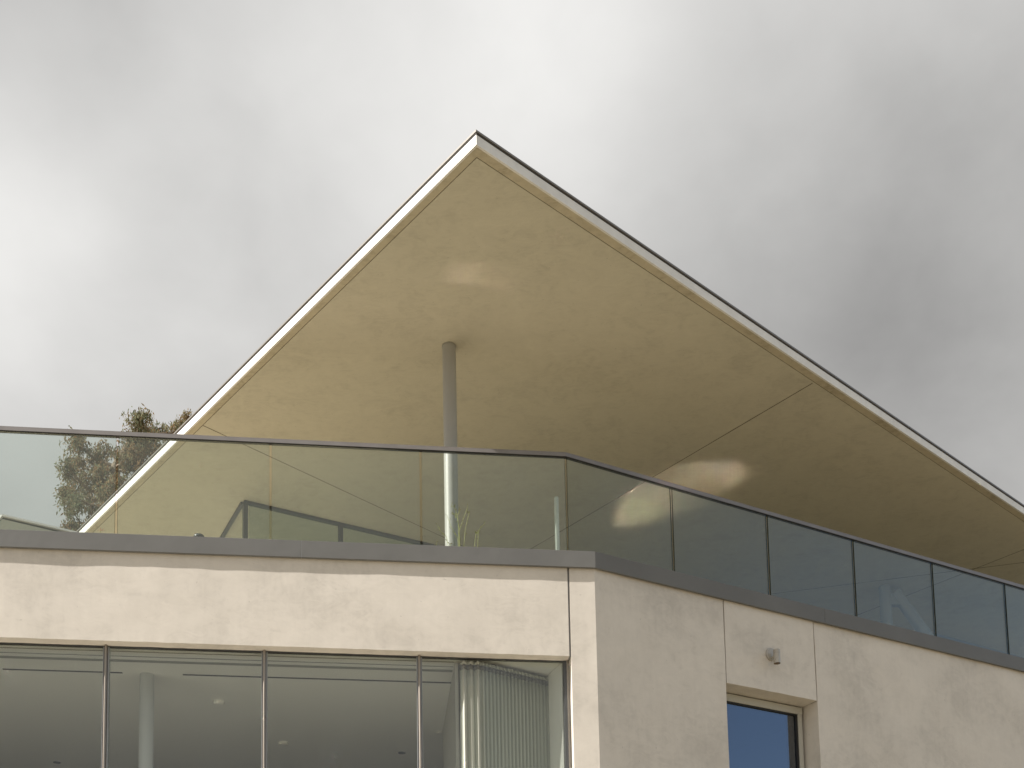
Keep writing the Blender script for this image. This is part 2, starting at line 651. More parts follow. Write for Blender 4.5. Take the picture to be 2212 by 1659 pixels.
# corner pier is one L-shaped piece: its A face, and the first panel of facade B
TJ1 = float(tB(1566, 1380, S_WALL)); TJ2 = float(tB(1761, 1420, S_WALL))
TD0 = float(tB(1570, 1478, S_WALL)); TD1 = float(tB(1763.5, 1513, S_WALL))
pier = rect_wall('corner_pier', PA, da, nA, TJ + .008, tcA, 0, Z_FT - .03, .17, seed=4.1, amp=.002, sharp_side='R', label='narrow sunlit plaster pier at the corner')
rect_wall('wall_panel', PB, db, nB, tcB, TJ1 - .006, 0, Z_FT - .03, .24, seed=8.7, sharp_side='L', label='shaded plaster panel between corner and door')
rect_wall('wall_panel', PB, db, nB, TJ1 + .006, TJ2 - .006, Z_DHEAD, Z_FT - .03, .24, seed=11.2, label='plaster panel over the door carrying the wall lamp')
rect_wall('wall_panel', PB, db, nB, TJ2 + .006, TR, 0, Z_FT - .03, .24, seed=15.9, amp=.005, label='wide shaded plaster wall right of the door')
rect_wall('wall_panel', PA, da, nA, TL, TJ + .004, 0, Z_FLOOR - .01, .24, seed=21.0, step=.2, label='plaster wall below the long window')
# joints: sealant in the gaps
for (d, n, t, z0) in ((da, nA, TJ, Z_HEAD + .004), (db, nB, TJ1, Z_DHEAD), (db, nB, TJ2, Z_DHEAD)):
    jb = MB()
    P = F + d * t
    a0 = P + n * (S_WALL + .022)
    a1 = P + n * (S_WALL + .10)
    q = [a0 - d * .014, a0 + d * .014, a1 + d * .014, a1 - d * .014]
    jb.prism([(p[0], p[1]) for p in q], z0 + .002, Z_FT - .035)
    jb.build('joint_sealant', M_joint, house)
# pier return at the window
# back walls, far walls of the house
BW = 11.0
far = MB()
pts = [A(TL, .15), F + uC * .25, B(TR, .25), B(TR, BW), F + uC * BW, A(TL, BW)]
pp = [(float(p[0]), float(p[1])) for p in pts]
for k in (2, 3, 4, 5):
    a_, b_ = np.array(pp[k]), np.array(pp[(k + 1) % 6])
    e = (b_ - a_) / np.linalg.norm(b_ - a_)
    nn = np.array([-e[1], e[0]]) * .2
    e2 = e * .004
    far.prism([tuple(a_ + e2), tuple(b_ - e2), tuple(b_ + nn - e2), tuple(a_ + nn + e2)], 0, Z_DECK - .16)
far.build('outer_wall', M_wall, house)

# deck slab + ceiling of the lower room
dk = MB()
dk.prism([(float(p[0]), float(p[1])) for p in (A(TL, .78), F + uC * .78, B(TR, .78), B(TR, BW), F + uC * BW, A(TL, BW))], Z_DECK - .15, Z_DECK)
dk.build('terrace_deck', M_deck, house)
ld = MB()
ld.prism([(float(p[0]), float(p[1])) for p in (A(TL, .10), F + uC * .10, B(TR, .10), B(TR, .775), F + uC * .775, A(TL, .775))], Z_FT - .10, Z_FT - .05)
ld.build('planting_ledge', M_gravel, house)

# metal flashing, folded: face + top return, seams between lengths
def flashing(pts_out, pts_in, name='flashing'):
    mb = MB()
    # face
    n_ = len(pts_out)
    for k in range(n_ - 1):
        a_, b_, c_, d_ = pts_out[k], pts_out[k + 1], pts_in[k + 1], pts_in[k]
        mb.prism([(a_[0], a_[1]), (b_[0], b_[1]), (c_[0], c_[1]), (d_[0], d_[1])], Z_FB, [Z_FT - .003, Z_FT - .003, Z_FT + .006, Z_FT + .006])
    return mb.build(name, M_flash, house)


tsA = float(tA(651, 1185, 0)); tsB = float(tB(1782, 1335, 0))
G2 = .0015
def up(d, n, t0, t1, c0=False, c1=False):
    """one folded length: tall thin face + coping plate"""
    def P(t, s, corner):
        return (F + uC * s) if corner else (F + d * t + n * s)
    mb = MB()
    q = [P(t0, 0, c0), P(t1, 0, c1), P(t1, .026, c1), P(t0, .026, c0)]
    mb.prism([(p[0], p[1]) for p in q], Z_FB, Z_FT)
    q = [P(t0, .0315, c0), P(t1, .0315, c1), P(t1, .16, c1), P(t0, .16, c0)]
    mb.prism([(p[0], p[1]) for p in q], Z_FT - .028, Z_FT - .004)
    return mb.build('flashing', M_flash, house, bevel=.002)


up(da, nA, TL, tsA - G2)
up(da, nA, tsA + G2, 0, c1=True)
up(db, nB, 0, tsB - G2, c0=True)
up(db, nB, tsB + G2, TR)
for d, n, t in ((da, nA, tsA), (db, nB, tsB)):
    sm = MB()
    P = F + d * t
    q = [P - d * .0015 + n * .003, P + d * .0015 + n * .003, P + d * .0015 + n * .02, P - d * .0015 + n * .02]
    sm.prism([(p[0], p[1]) for p in q], Z_FB + .002, Z_FT - .002)
    sm.build('flashing_seam', M_flash_seam, house)

# ---- roof slab with fascia, soffit, drip trim
AP = atH(1029.2, 311.9, Z_SOF)
Z_FA = float(onp(1029.3, 290.3, AP, np.array([0, 1, 0]))[2])
Z_RT = float(onp(1029.7, 283.1, AP, np.array([0, 1, 0]))[2])
LC, LD = 12.5, 19.0
nC = dd.copy()       # inward from the left eave
nD = dc.copy()       # inward from the right eave


def R(c, d):
    p = AP + dc * c + dd * d
    return (float(p[0]), float(p[1]))


roof = MB()
roof.prism([R(.02, .02), R(LC, .02), R(LC, LD), R(.02, LD)], Z_SOF + .012, Z_FA)
roof_o = roof.build('roof', M_wall, house)
fb = MB()     # fascia boards (left eave, right eave)
fb.prism([R(0, 0), R(LC, 0), R(LC, .0195), R(.0195, .0195)], Z_SOF, Z_FA - .001)
fb.build('fascia', M_fascia, roof_o)
fb = MB()
fb.prism([R(0, 0), R(.0195, .0195), R(.0195, LD), R(0, LD)], Z_SOF, Z_FA - .001)
fb.build('fascia', M_fascia, roof_o)
tr = MB()     # thin dark roof edge with a slim drip lip
tr.prism([R(-.004, -.004), R(LC, -.004), R(LC, .3), R(.3, .3)], Z_FA + .003, Z_FA + .012)
tr.prism([R(-.004, -.004), R(.3, .3), R(.3, LD), R(-.004, LD)], Z_FA + .003, Z_FA + .012)
tr.prism([R(-.012, -.012), R(LC, -.012), R(LC, .3), R(.3, .3)], Z_FA + .0125, Z_RT)
tr.prism([R(-.012, -.012), R(.3, .3), R(.3, LD), R(-.012, LD)], Z_FA + .0125, Z_RT)
tr.m = [0] * 12 + [1] * 12
tr.build('roof_edge_trim', [M_trim, M_trim_top], roof_o)
rt = MB()
rt.prism([R(.301, .301), R(LC, .301), R(LC, LD), R(.301, LD)], Z_FA + .002, Z_RT - .004)
rt.build('roof_membrane', M_trim, roof_o)
# soffit: border band, then inner panels split by joints.  inset measured from the corner of the joint
JC = atH(1029.9, 340.7, Z_SOF)
v_ = JC - AP
jc, jd = float(v_ @ dc), float(v_ @ dd)
print('band', jc, jd)
GW = .004
bd = MB()
bd.prism([R(0.0198, 0.0198), R(LC, .0198), R(LC, jd - GW), R(jc - GW, jd - GW)], Z_SOF + .001, Z_SOF + .0115)
bd.prism([R(0.0198, 0.0198), R(jc - GW, jd - GW), R(jc - GW, LD), R(.0198, LD)], Z_SOF + .001, Z_SOF + .0115)
bd.build('soffit_border', M_band, roof_o)


def line_cd(x0, y0, x1, y1):
    a_ = atH(x0, y0, Z_SOF) - AP; b_ = atH(x1, y1, Z_SOF) - AP
    return (a_ @ dc, a_ @ dd), (b_ @ dc, b_ @ dd)


sof = MB()
sof.prism([R(jc + GW, jd + GW), R(LC, jd + GW), R(LC, LD), R(jc + GW, LD)], Z_SOF + .0015, Z_SOF + .0112)
sof.build('soffit', M_soffit, roof_o)
gr = MB()
gr.prism([R(jc - GW, jd - GW), R(LC, jd - GW), R(LC, jd + GW), R(jc + GW, jd + GW)], Z_SOF + .004, Z_SOF + .011)
gr.prism([R(jc - GW, jd - GW), R(jc + GW, jd + GW), R(jc + GW, LD), R(jc - GW, LD)], Z_SOF + .004, Z_SOF + .011)


def joint(p, q, w_=.010):
    p, q = np.array(p), np.array(q)
    # keep the joint inside the inner soffit panel
    cd = lambda x: (float((x - AP[:2]) @ dc[:2]), float((x - AP[:2]) @ dd[:2]))
    a_, b_ = cd(p), cd(q)
    t0, t1 = 0.0, 1.0
    for k, lo, hi in ((0, jc + GW, LC - .02), (1, jd + GW, LD - .02)):
        dl = b_[k] - a_[k]
        if abs(dl) > 1e-6:
            u0, u1 = sorted(((lo - a_[k]) / dl, (hi - a_[k]) / dl))
            t0, t1 = max(t0, u0), min(t1, u1)
    p, q = p + (q - p) * t0, p + (q - p) * t1
    e = (q - p) / np.linalg.norm(q - p); n_ = np.array([-e[1], e[0]]) * w_ / 2
    gr.prism([tuple(x) for x in (p + n_, q + n_, q - n_, p - n_)], Z_SOF + .0003, Z_SOF + .004)


def JP(x, y): return atH(x, y, Z_SOF)[:2]


p1, p2 = JP(1755, 828), JP(1150, 1184)
joint(p1, p2 + (p2 - p1) * .9)
p3, p4 = JP(438, 919), JP(961, 1162)
joint(p3, p4 + (p4 - p3) * 1.2)
p5 = JP(2108, 1228)
p6 = JP(2212, 1187); joint(p5 + (p5 - p6) * 4, p6 + (p6 - p5) * 4)
p7 = JP(2212, 1215); joint(p5 + (p5 - p7) * 6, p7 + (p7 - p5) * 1.2)
gr.build('soffit_joint', M_groove, roof_o)

# ---- columns carrying the roof
def column(name, c, r, z0, z1, parent, material=M_white):
    mb = MB()
    mb.tube([(c[0], c[1], z0), (c[0], c[1], z1)], r, 40)
    return mb.build(name, material, parent, smooth=True)


C1 = atH(970, 748, Z_SOF)
column('column', C1, .068, Z_DECK - .01, Z_SOF, house)
cm = MB(); cm.tube([(C1[0], C1[1], Z_SOF - .014), (C1[0], C1[1], Z_SOF + .0012)], .0715, 40)
cm.build('column_collar', principled('collar_grey', (.30, .30, .27), .5), house, smooth=True)
C2 = atH(1911, 1268, Z_SOF)
M_grey = principled('grey_painted_steel', (.36, .37, .37), .45)
column('column', C2, .085, Z_DECK - .01, Z_SOF, house, M_grey)
BR0 = onp(1943, 1292, C2, np.array([0, 1, 0])); BR1 = onp(1999, 1370, C2, np.array([0, 1, 0]))
dv = (BR1 - BR0)
br = MB()
top = BR0 - dv * .16
bot = BR0 + dv * ((BR0[2] - Z_DECK) / (BR0[2] - BR1[2]))
br.tube([tuple(top), tuple(bot)], .085, 32)
br.build('brace', M_grey, house, smooth=True)
gp = MB()
gz = float(onp(1925, 1285, C2, np.array([0, 1, 0]))[2]); gz2 = float(onp(1925, 1309, C2, np.array([0, 1, 0]))[2])
gp.prism([(C2[0] + .04, C2[1] - .05), (BR0[0] + .02, C2[1] - .05), (BR0[0] + .02, C2[1] + .05), (C2[0] + .04, C2[1] + .05)], gz2, gz)
gp.build('gusset', M_grey, house)
# low service wall far back on the terrace
bw = MB()
q0 = atY(2015, 1366, C2[1] + 1.2); q1 = atY(2260, 1398, C2[1] + 2.6)
e = (q1 - q0)[:2]; e = e / np.linalg.norm(e)
nn = np.array([-e[1], e[0]]) * .15
bw.prism([tuple(q0[:2]), tuple(q1[:2] + e * 5), tuple(q1[:2] + e * 5 + nn), tuple(q0[:2] + nn)], Z_DECK, float(q0[2]))
bw.build('terrace_wall', principled('terrace_wall_grey', (.22, .24, .28), .7), house)

# ---- upper glazed room under the roof
PC = atH(526.5, 1082, Z_SOF)
PE = atH(927, 1176, Z_SOF)
PM = atH(734, 1133, Z_SOF)
dp = db; npn = nB
def pent_bar(P, w_, z0=Z_DECK, z1=Z_SOF, par=None):
    mb = MB()
    q = [P - dp * w_ / 2 - npn * .03, P + dp * w_ / 2 - npn * .03, P + dp * w_ / 2 + npn * .03, P - dp * w_ / 2 + npn * .03]
    mb.prism([(x[0], x[1]) for x in q], z0, z1 - .031)
    return mb.build('mullion', M_frame_dark, par, bevel=.003)


ur = MB()
LB = 7.0
LN = 4.0
PF = PC + dp * LB
for (a_, b_, n_) in ((PC, PF, npn), (PC, PC + npn * LN, dp)):
    ax = (b_ - a_) / np.linalg.norm(b_ - a_)
    st = a_ if n_ is npn else a_ + npn * .035
    q = [st - n_ * .03, b_ - n_ * .03, b_ + n_ * .03, st + n_ * .03]
    ur.prism([(x[0], x[1]) for x in q], Z_SOF - .030, Z_SOF)
    ur.prism([(x[0], x[1]) for x in q], Z_DECK, Z_DECK + .08)
up_room = ur.build('upper_window', M_frame_dark, house)
step = float(np.linalg.norm(PM - PC))
for k in range(4):
    P = PC + dp * (step * k)
    pent_bar(P + (dp * .02 if k == 0 else 0 * dp), .052, Z_DECK + .081, Z_SOF, up_room)
    if (step * (k + 1)) < LB + step:
        g_ = MB()
        s0 = P + dp * (.07 if k == 0 else .04); s1 = PC + dp * (step * (k + 1) - .04)
        q = [s0 - npn * .008, s1 - npn * .008, s1 + npn * .008, s0 + npn * .008]
        g_.prism([(x[0], x[1]) for x in q], Z_DECK + .081, Z_SOF - .031)
        g_.build('pane', M_pent, up_room)
g_ = MB()
s0 = PC + npn * .035; s1 = PC + npn * LN
q = [s0 - dp * .008, s1 - dp * .008, s1 + dp * .008, s0 + dp * .008]
g_.prism([(x[0], x[1]) for x in q], Z_DECK + .081, Z_SOF - .031)
g_.build('pane', M_pent, up_room)
# rear wall of that room
rw = MB()
s0 = PC + npn * LN; s1 = s0 + dp * 8
q = [s0, s1, s1 + npn * .2, s0 + npn * .2]
rw.prism([(x[0], x[1]) for x in q], Z_DECK, Z_SOF - .002)
rw.build('upper_room_wall', principled('upper_room_wall', (.48, .60, .53), .8), house)

# ------------------------------------------------------------------ long lower window with its room
D_REC = .095
SG = S_WALL + D_REC
win = MB()
# head frame, sill frame, right jamb frame
def abox(mb, t0, t1, s0, s1, z0, z1, m=0, d=da, n=nA):
    if isinstance(z0, str):
        z0 = [z1[0] + ZT(t) for t in (t0, t1, t1, t0)]; z1 = [z1[1] + ZT(t) for t in (t0, t1, t1, t0)]
    q = [F + d * t0 + n * s0, F + d * t1 + n * s0, F + d * t1 + n * s1, F + d * t0 + n * s1]
    mb.prism([(x[0], x[1]) for x in q], z0, z1, m)


TWR = float(tA(1226, 1500, SG))
abox(win, TL, TWR, SG + .02, SG + .06, 'tilt', (Z_HEAD - .008, Z_HEAD + .003))
abox(win, TL, TWR, SG, SG + .06, Z_FLOOR, Z_FLOOR + .06)
abox(win, TWR - .03, TWR - .002, SG, SG + .06, Z_FLOOR + .061, Z_HEAD - .013)
win_o = win.build('window', M_frame_dark, house)
win_o['label'] = 'long floor-to-ceiling window band with slim mullions'
hl = MB()
abox(hl, TL, TW, S_WALL + .151, SG + .35, Z_HEAD + .0045, Z_HEAD + .10)
MT = [float(tA(x, 1450, SG)) for x in (228, 571, 906)]
stepm = (MT[2] - MT[0]) / 2
ts = [MT[0] - stepm * 3, MT[0] - stepm * 2, MT[0] - stepm] + MT
for t in ts:
    mb = MB()
    abox(mb, t - .020, t + .020, SG + .022, SG + .08, Z_FLOOR + .061, Z_HEAD - .013 + ZT(t) , 0)
    abox(mb, t - .025, t - .0205, SG + .005, SG + .07, Z_FLOOR + .061, Z_HEAD - .013 + ZT(t), 1)
    abox(mb, t + .0205, t + .025, SG + .005, SG + .07, Z_FLOOR + .061, Z_HEAD - .013 + ZT(t), 1)
    abox(mb, t - .011, t + .011, SG - .004, SG + .0215, Z_FLOOR + .061, Z_HEAD - .002 + ZT(t), 2)
    cpt = F + da * t + nA * (SG - .0045)
    mb.tube([(cpt[0], cpt[1], Z_FLOOR + .062), (cpt[0], cpt[1], Z_HEAD - .003 + ZT(t))], .0105, 14, m=2)
    mb.build('mullion', [M_frame_side, M_frame_side, M_frame], win_o)
edges = ts + [TWR - .03 + .032]
prev = TL
for k, t in enumerate(edges):
    mb = MB()
    abox(mb, prev + (.026 if k else 0), t - .026, SG + .03, SG + .05, Z_FLOOR + .061, [Z_HEAD - .009 + ZT(q_) for q_ in (prev, t, t, prev)])
    mb.build('pane', M_win, win_o)
    prev = t
# reveal of the pier beside the window (thickness beyond the plaster)
mb = MB()
abox(mb, TWR, TJ + .16, SG + .04, SG + .35, Z_FLOOR, Z_FT - .35)
mb.build('window_jamb', M_wall, house)

# room: ceiling, floor, back wall, side walls
Z_CEIL = Z_HEAD + .004
RD = 7.0
room = MB()


def onceil(x, y):
    z = Z_CEIL
    for _ in range(4):
        P = atH(x, y, z)
        z = Z_CEIL + ZT((P - F) @ da)
    return P


TRW = float((onceil(1213, 1437) - F) @ da)
c_t = [TL, tcA + .1]
ceil = MB()
abox(ceil, TL, TRW + .1, SG + .061, RD, 'tilt', (Z_CEIL, Z_CEIL + .08))
ceil.build('room_ceiling', M_ceil, house)
def st(x, y): return float((onceil(x, y) - F) @ nA)
s_l1, s_l2, s_l3a, s_l3b = st(0, 1398), st(0, 1408.5), st(0, 1416), st(0, 1420.5)
print('ceil lines', s_l1, s_l2, s_l3a, s_l3b, 'SG', SG)
lines = MB()
TPC = float((onceil(983, 1445) - F) @ da)
for s in (s_l1, s_l2):
    abox(lines, TL, TPC - .02, s - .006, s + .006, 'tilt', (Z_CEIL - .004, Z_CEIL - .0005))
abox(lines, TL, TPC - .02, s_l3a, s_l3b, 'tilt', (Z_CEIL - .004, Z_CEIL - .0005))
lines.build('blind_track', principled('track_grey', (.28, .29, .27), .6), house)
sl = MB()
s4 = st(135, 1448)
for x0, y0, x1, y1 in ((6, 1445, 264, 1452), (395, 1457, 980, 1475)):
    a_ = onceil(x0, y0) - F; b_ = onceil(x1, y1) - F
    abox(sl, float(a_ @ da), float(b_ @ da), float(a_ @ nA) - .012, float(a_ @ nA) + .012, 'tilt', (Z_CEIL - .004, Z_CEIL - .0005))
sl.build('slot_diffuser', M_slot, house)
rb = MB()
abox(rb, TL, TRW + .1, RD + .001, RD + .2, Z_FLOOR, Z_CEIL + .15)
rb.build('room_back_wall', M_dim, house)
rs = MB()
w0 = F + da * float(tA(1213, 1437, .20)) + nA * .20
w1 = onceil(1186, 1456)
w1 = np.array([w1[0], w1[1], w0[2]])
we = (w1 - w0) / np.linalg.norm(w1 - w0)
wn = np.array([we[1], -we[0], 0])
q = [w0, w0 + we * 1.6, w0 + we * 1.6 + wn * .05, w0 + wn * .05]
rs.prism([(x[0], x[1]) for x in q], Z_FLOOR, Z_CEIL - .0015)
print('wall dir', we, wn)
rs.build('room_side_wall', M_ceil, house)
rs = MB()
abox(rs, TRW + .002, TRW + .1, SG + .36, RD, Z_FLOOR, Z_CEIL - .001)
rs.build('room_side_wall', M_ceil, house)
rs = MB()
abox(rs, TL - .1, TL - .001, SG, RD, Z_FLOOR, Z_CEIL + .08)
rs.build('room_side_wall', M_inwall, house)
rf = MB()
abox(rf, TL, TRW + .1, SG + .061, RD, Z_FLOOR - .1, Z_FLOOR - .001)
rf.build('room_floor', M_infloor, house)
# partition whose end shows left of the curtain
PP = atH(987, 1425, Z_CEIL - .002)
tp = float((PP - F) @ da); spp = float((PP - F) @ nA)
print('partition', tp, spp, 'TRW', TRW, 'TWR', TWR, 'TJ', TJ)
pt = MB()
abox(pt, tp - .016, tp + .016, max(spp, SG + .12), SG + 2.0, Z_FLOOR, Z_CEIL - .001)
pt.build('partition', M_inwall, house)
# interior column
CI = onceil(318, 1458)
column('interior_column', CI, .066, Z_FLOOR, float(CI[2]) - .001, house, principled('interior_column_paint', (.46, .48, .49), .5))

bc = MB()  # added unseen pale slab: bounces sun up on to the room ceiling
M_bounce = principled('pale_bounce_slab', (.66, .61, .52), .7, var=.06)
abox(bc, TL, TJ, -1.6, S_WALL - .002, Z_FLOOR - .22, Z_FLOOR - .02)
bc.build('bounce_slab', M_bounce, house)

# ------------------------------------------------------------------ door opening on facade B
SD = S_WALL + .20
dz0 = Z_FLOOR
dr = MB()
FW = .085
d0, d1 = TD0 + .002, TD1 - .0085
dr_o = None
def bbox(mb, t0, t1, s0, s1, z0, z1, m=0):
    abox(mb, t0, t1, s0, s1, z0, z1, m, db, nB)


bbox(dr, d0, d1, SD, SD + .07, Z_DHEAD - FW, Z_DHEAD - .012)
bbox(dr, d0, d0 + .06, SD, SD + .07, dz0 + .05, Z_DHEAD - FW - .0005)
bbox(dr, d1 - .06, d1 - .008, SD, SD + .07, dz0 + .05, Z_DHEAD - FW - .0005)
bbox(dr, d0, d1, SD, SD + .07, dz0, dz0 + .0495)
door = dr.build('door', M_cream, house, bevel=.003)
door['label'] = 'glazed door in a cream frame reflecting blue sky'
gk = MB()
e0, e1, ez = d0 + .06, d1 - .06, Z_DHEAD - FW
bbox(gk, e0, e1, SD + .012, SD + .05, ez - .014, ez - .001)
bbox(gk, e1 - .02, e1 - .0005, SD + .012, SD + .05, dz0 + .05, ez - .0145)
bbox(gk, e0 + .0005, e0 + .014, SD + .012, SD + .05, dz0 + .05, ez - .0145)
bbox(gk, d0, d1, SD + .02, SD + .06, Z_DHEAD - .0115, Z_DHEAD - .001)
gk.build('gasket', M_gasket, door)
dp_ = MB()
bbox(dp_, e0 + .0145, e1 - .0205, SD + .03, SD + .045, dz0 + .05, ez - .0145)
dp_.build('pane', M_door_glass, door)
# opening sides lie in the neighbouring panels; lower step and dark lobby behind
lb = MB()
bbox(lb, d0 - .3, d1 + .3, SD + .071, 2.4, Z_DHEAD + .01, Z_DHEAD + .09)
bbox(lb, d0 - .3, d1 + .3, SD + .071, 2.4, dz0 - .1, dz0 - .001)
bbox(lb, d0 - .3, d1 + .3, 2.401, 2.5, dz0 - .1, Z_DHEAD + .09)
bbox(lb, d0 - .4, d0 - .301, SD + .071, 2.5, dz0 - .1, Z_DHEAD + .09)
bbox(lb, d1 + .301, d1 + .4, SD + .071, 2.5, dz0 - .1, Z_DHEAD + .09)
lb.build('lobby', M_inwall, house)
sb = MB()
bbox(sb, TD0 - .002, TD1, S_WALL + .02, .24, 0, dz0 - .002)
sb.build('door_base', M_wall, house)

# ------------------------------------------------------------------ wall lamp above the door
LP = onp(1665, 1414, PB, nB)
lamp = thing('wall_lamp', 'small round-plate aluminium spotlight fixed above the door', 'wall lamp', tuple(float(x) for x in LP))
nb = Vector((-nB[0], -nB[1], 0))
ld_ = Vector(tuple(LP)) - nb * .001
pl = MB()
pl.tube([ld_, ld_ + nb * .012, ld_ + nb * .016], [.064, .064, .058], 40)
pl.build('back_plate', M_lamp, lamp, smooth=True)
LC2 = onp(1678, 1418, PB - nB * .085, nB)
lc = Vector(tuple(LC2))
arm_z = lc.z + .010
ar = MB()
a0 = Vector((ld_.x, ld_.y, arm_z)) + nb * .016
ar.tube([a0, Vector((lc.x, lc.y, arm_z)) ], .013, 20)
ar.build('arm', M_lamp, lamp, smooth=True)
hd = MB()
zt = float(onp(1678, 1404, PB - nB * .085, nB)[2]); zb = float(onp(1678, 1433, PB - nB * .085, nB)[2])
zs = zt - (zt - zb) * .27
hd.tube([(lc.x, lc.y, zt), (lc.x, lc.y, zs + .002)], .033, 36)
hd.build('lamp_cap', M_lamp, lamp, smooth=True)
hb = MB()
hb.tube([(lc.x, lc.y, zs + .002), (lc.x, lc.y, zs - .001)], .031, 36)
hb.tube([(lc.x, lc.y, zs - .001), (lc.x, lc.y, zb)], .034, 36, cap=False)
hb.tube([(lc.x, lc.y, zb), (lc.x, lc.y, zb + .02)], .0315, 36, cap=False)
hb.tube([(lc.x, lc.y, zb + .02), (lc.x, lc.y, zb + .024)], .0315, 36)
i0 = 36 * 2
# rim ring
rim = MB()
for j in range(36):
    t0, t1 = 2 * math.pi * j / 36, 2 * math.pi * (j + 1) / 36
    hb.quad(*[(lc.x + r * math.cos(t), lc.y + r * math.sin(t), zb) for r, t in ((.0315, t0), (.034, t0), (.034, t1), (.0315, t1))])
hb.build('lamp_barrel', M_lamp, lamp, smooth=True)
ln_ = MB()
ln_.tube([(lc.x, lc.y, zb + .008), (lc.x, lc.y, zb + .012)], .0312, 30)
ln_.build('lens', principled('lamp_lens', (.12, .07, .04), .2), lamp)

# ------------------------------------------------------------------ glass balustrade
RZ = float(onp(1228.6, 980, F + uC * S_GLASS, nA)[2])     # rail top at corner
bal = thing('glass_balustrade', 'frameless glass balustrade with slim grey handrail round the terrace edge', 'balustrade', (float(cor(S_GLASS)[0]), float(cor(S_GLASS)[1]), float(Z_FT)))
print('rail', RZ, 'flash', Z_FT)
RH = .040
RWd = .045


def ring_prism(mb, s0, s1, z0, z1, m=0):
    for (d, n, t, fl) in ((da, nA, TL, 0), (db, nB, TR, 1)):
        q = [F + uC * s0, F + d * t + n * s0, F + d * t + n * s1, F + uC * s1]
        mb.prism([(x[0], x[1]) for x in q], z0, z1, m)


for (d, n, t) in ((da, nA, TL), (db, nB, TR)):
    hr = MB()
    s0, s1 = S_GLASS - RWd / 2, S_GLASS + RWd / 2
    def seg(sa, sb, z0, z1):
        q = [F + uC * sa, F + d * t + n * sa, F + d * t + n * sb, F + uC * sb]
        hr.prism([(x[0], x[1]) for x in q], z0, z1)
    seg(s0, s1, RZ - .006, RZ)
    seg(s0, s0 + .004, RZ - RH, RZ - .0062)
    seg(s1 - .004, s1, RZ - RH, RZ - .0062)
    o = hr.build('handrail', M_rail, bal)
    gk = MB()  # black strip: shadow line under the handrail put into the colour
    q = [F + uC * (s0 + .0045), F + d * t + n * (s0 + .0045), F + d * t + n * (s1 - .0045), F + uC * (s1 - .0045)]
    gk.prism([(x[0], x[1]) for x in q], RZ - RH - .006, RZ - RH + .01)
    gk.build('rail_shadow_strip', M_gasket, bal)

gA = [float(tA(x, 1060, S_GLASS)) for x in (252, 584.5, 909)]
gst = (gA[2] - gA[0]) / 2
gB = [float(tB(x, y, S_GLASS)) for x, y in ((1452, 1140), (1659, 1198), (1845, 1247), (2016, 1292), (2173, 1332))]
gsb = (gB[4] - gB[0]) / 4
print('glass step', gst, gsb, gB)
ZG0, ZG1 = Z_FT - .045, RZ - RH - .0065
GT = .0085
GAP = .0115


def pane(q, lbl=None):
    mb = MB()
    mb.prism([(x[0], x[1]) for x in q], ZG0, ZG1, 0, 1)
    # long faces are clear, the two end faces are dark cut edges
    o = mb.build('glass_pane', [M_bal, M_edge], bal)
    for p in o.data.polygons:
        nrm = p.normal
        if abs(nrm.z) < .5:
            v = np.array(nrm)
            isface = max(abs(v @ nA), abs(v @ nB)) > .985
            p.material_index = 0 if isface else 1
    return o


def wpane(d, n, t0, t1, c0=False, c1=False):
    a0 = (F + uC * (S_GLASS - GT) ) if c0 else F + d * t0 + n * (S_GLASS - GT)
    b0 = (F + uC * (S_GLASS + GT)) if c0 else F + d * t0 + n * (S_GLASS + GT)
    a1 = (F + uC * (S_GLASS - GT)) if c1 else F + d * t1 + n * (S_GLASS - GT)
    b1 = (F + uC * (S_GLASS + GT)) if c1 else F + d * t1 + n * (S_GLASS + GT)
    if c0: a0 = a0 + d * GAP; b0 = b0 + d * GAP
    if c1: a1 = a1 - d * GAP; b1 = b1 - d * GAP
    pane([a0, a1, b1, b0])


ea = [gA[0] - gst * 3, gA[0] - gst * 2, gA[0] - gst] + gA
for k in range(len(ea) - 1):
    wpane(da, nA, ea[k] + GAP, ea[k + 1] - GAP)
wpane(da, nA, ea[-1] + GAP, 0, c1=True)
eb = gB + [gB[-1] + gsb * (k + 1) for k in range(5)]
wpane(db, nB, 0, eb[0] - GAP, c0=True)
for k in range(len(eb) - 1):
    wpane(db, nB, eb[k] + GAP, eb[k + 1] - GAP)
# base shoe
bs = MB()
ring_prism(bs, S_GLASS - .03, S_GLASS + .03, Z_FT - .095, Z_FT - .046)
bs.build('base_channel', M_frame_dark, bal)

# ------------------------------------------------------------------ curtain behind the last window bay
def path_pt(x, y, z): return atH(x, y, z)


zc = Z_CEIL - .03
K0 = path_pt(992, 1428, zc); K1 = path_pt(1036, 1430, zc); K2 = path_pt(1183, 1465, zc)
print('curtain', K0, K1, K2, 'room side', TRW, [(float((k - F) @ da), float((k - F) @ nA)) for k in (K0, K1, K2)])


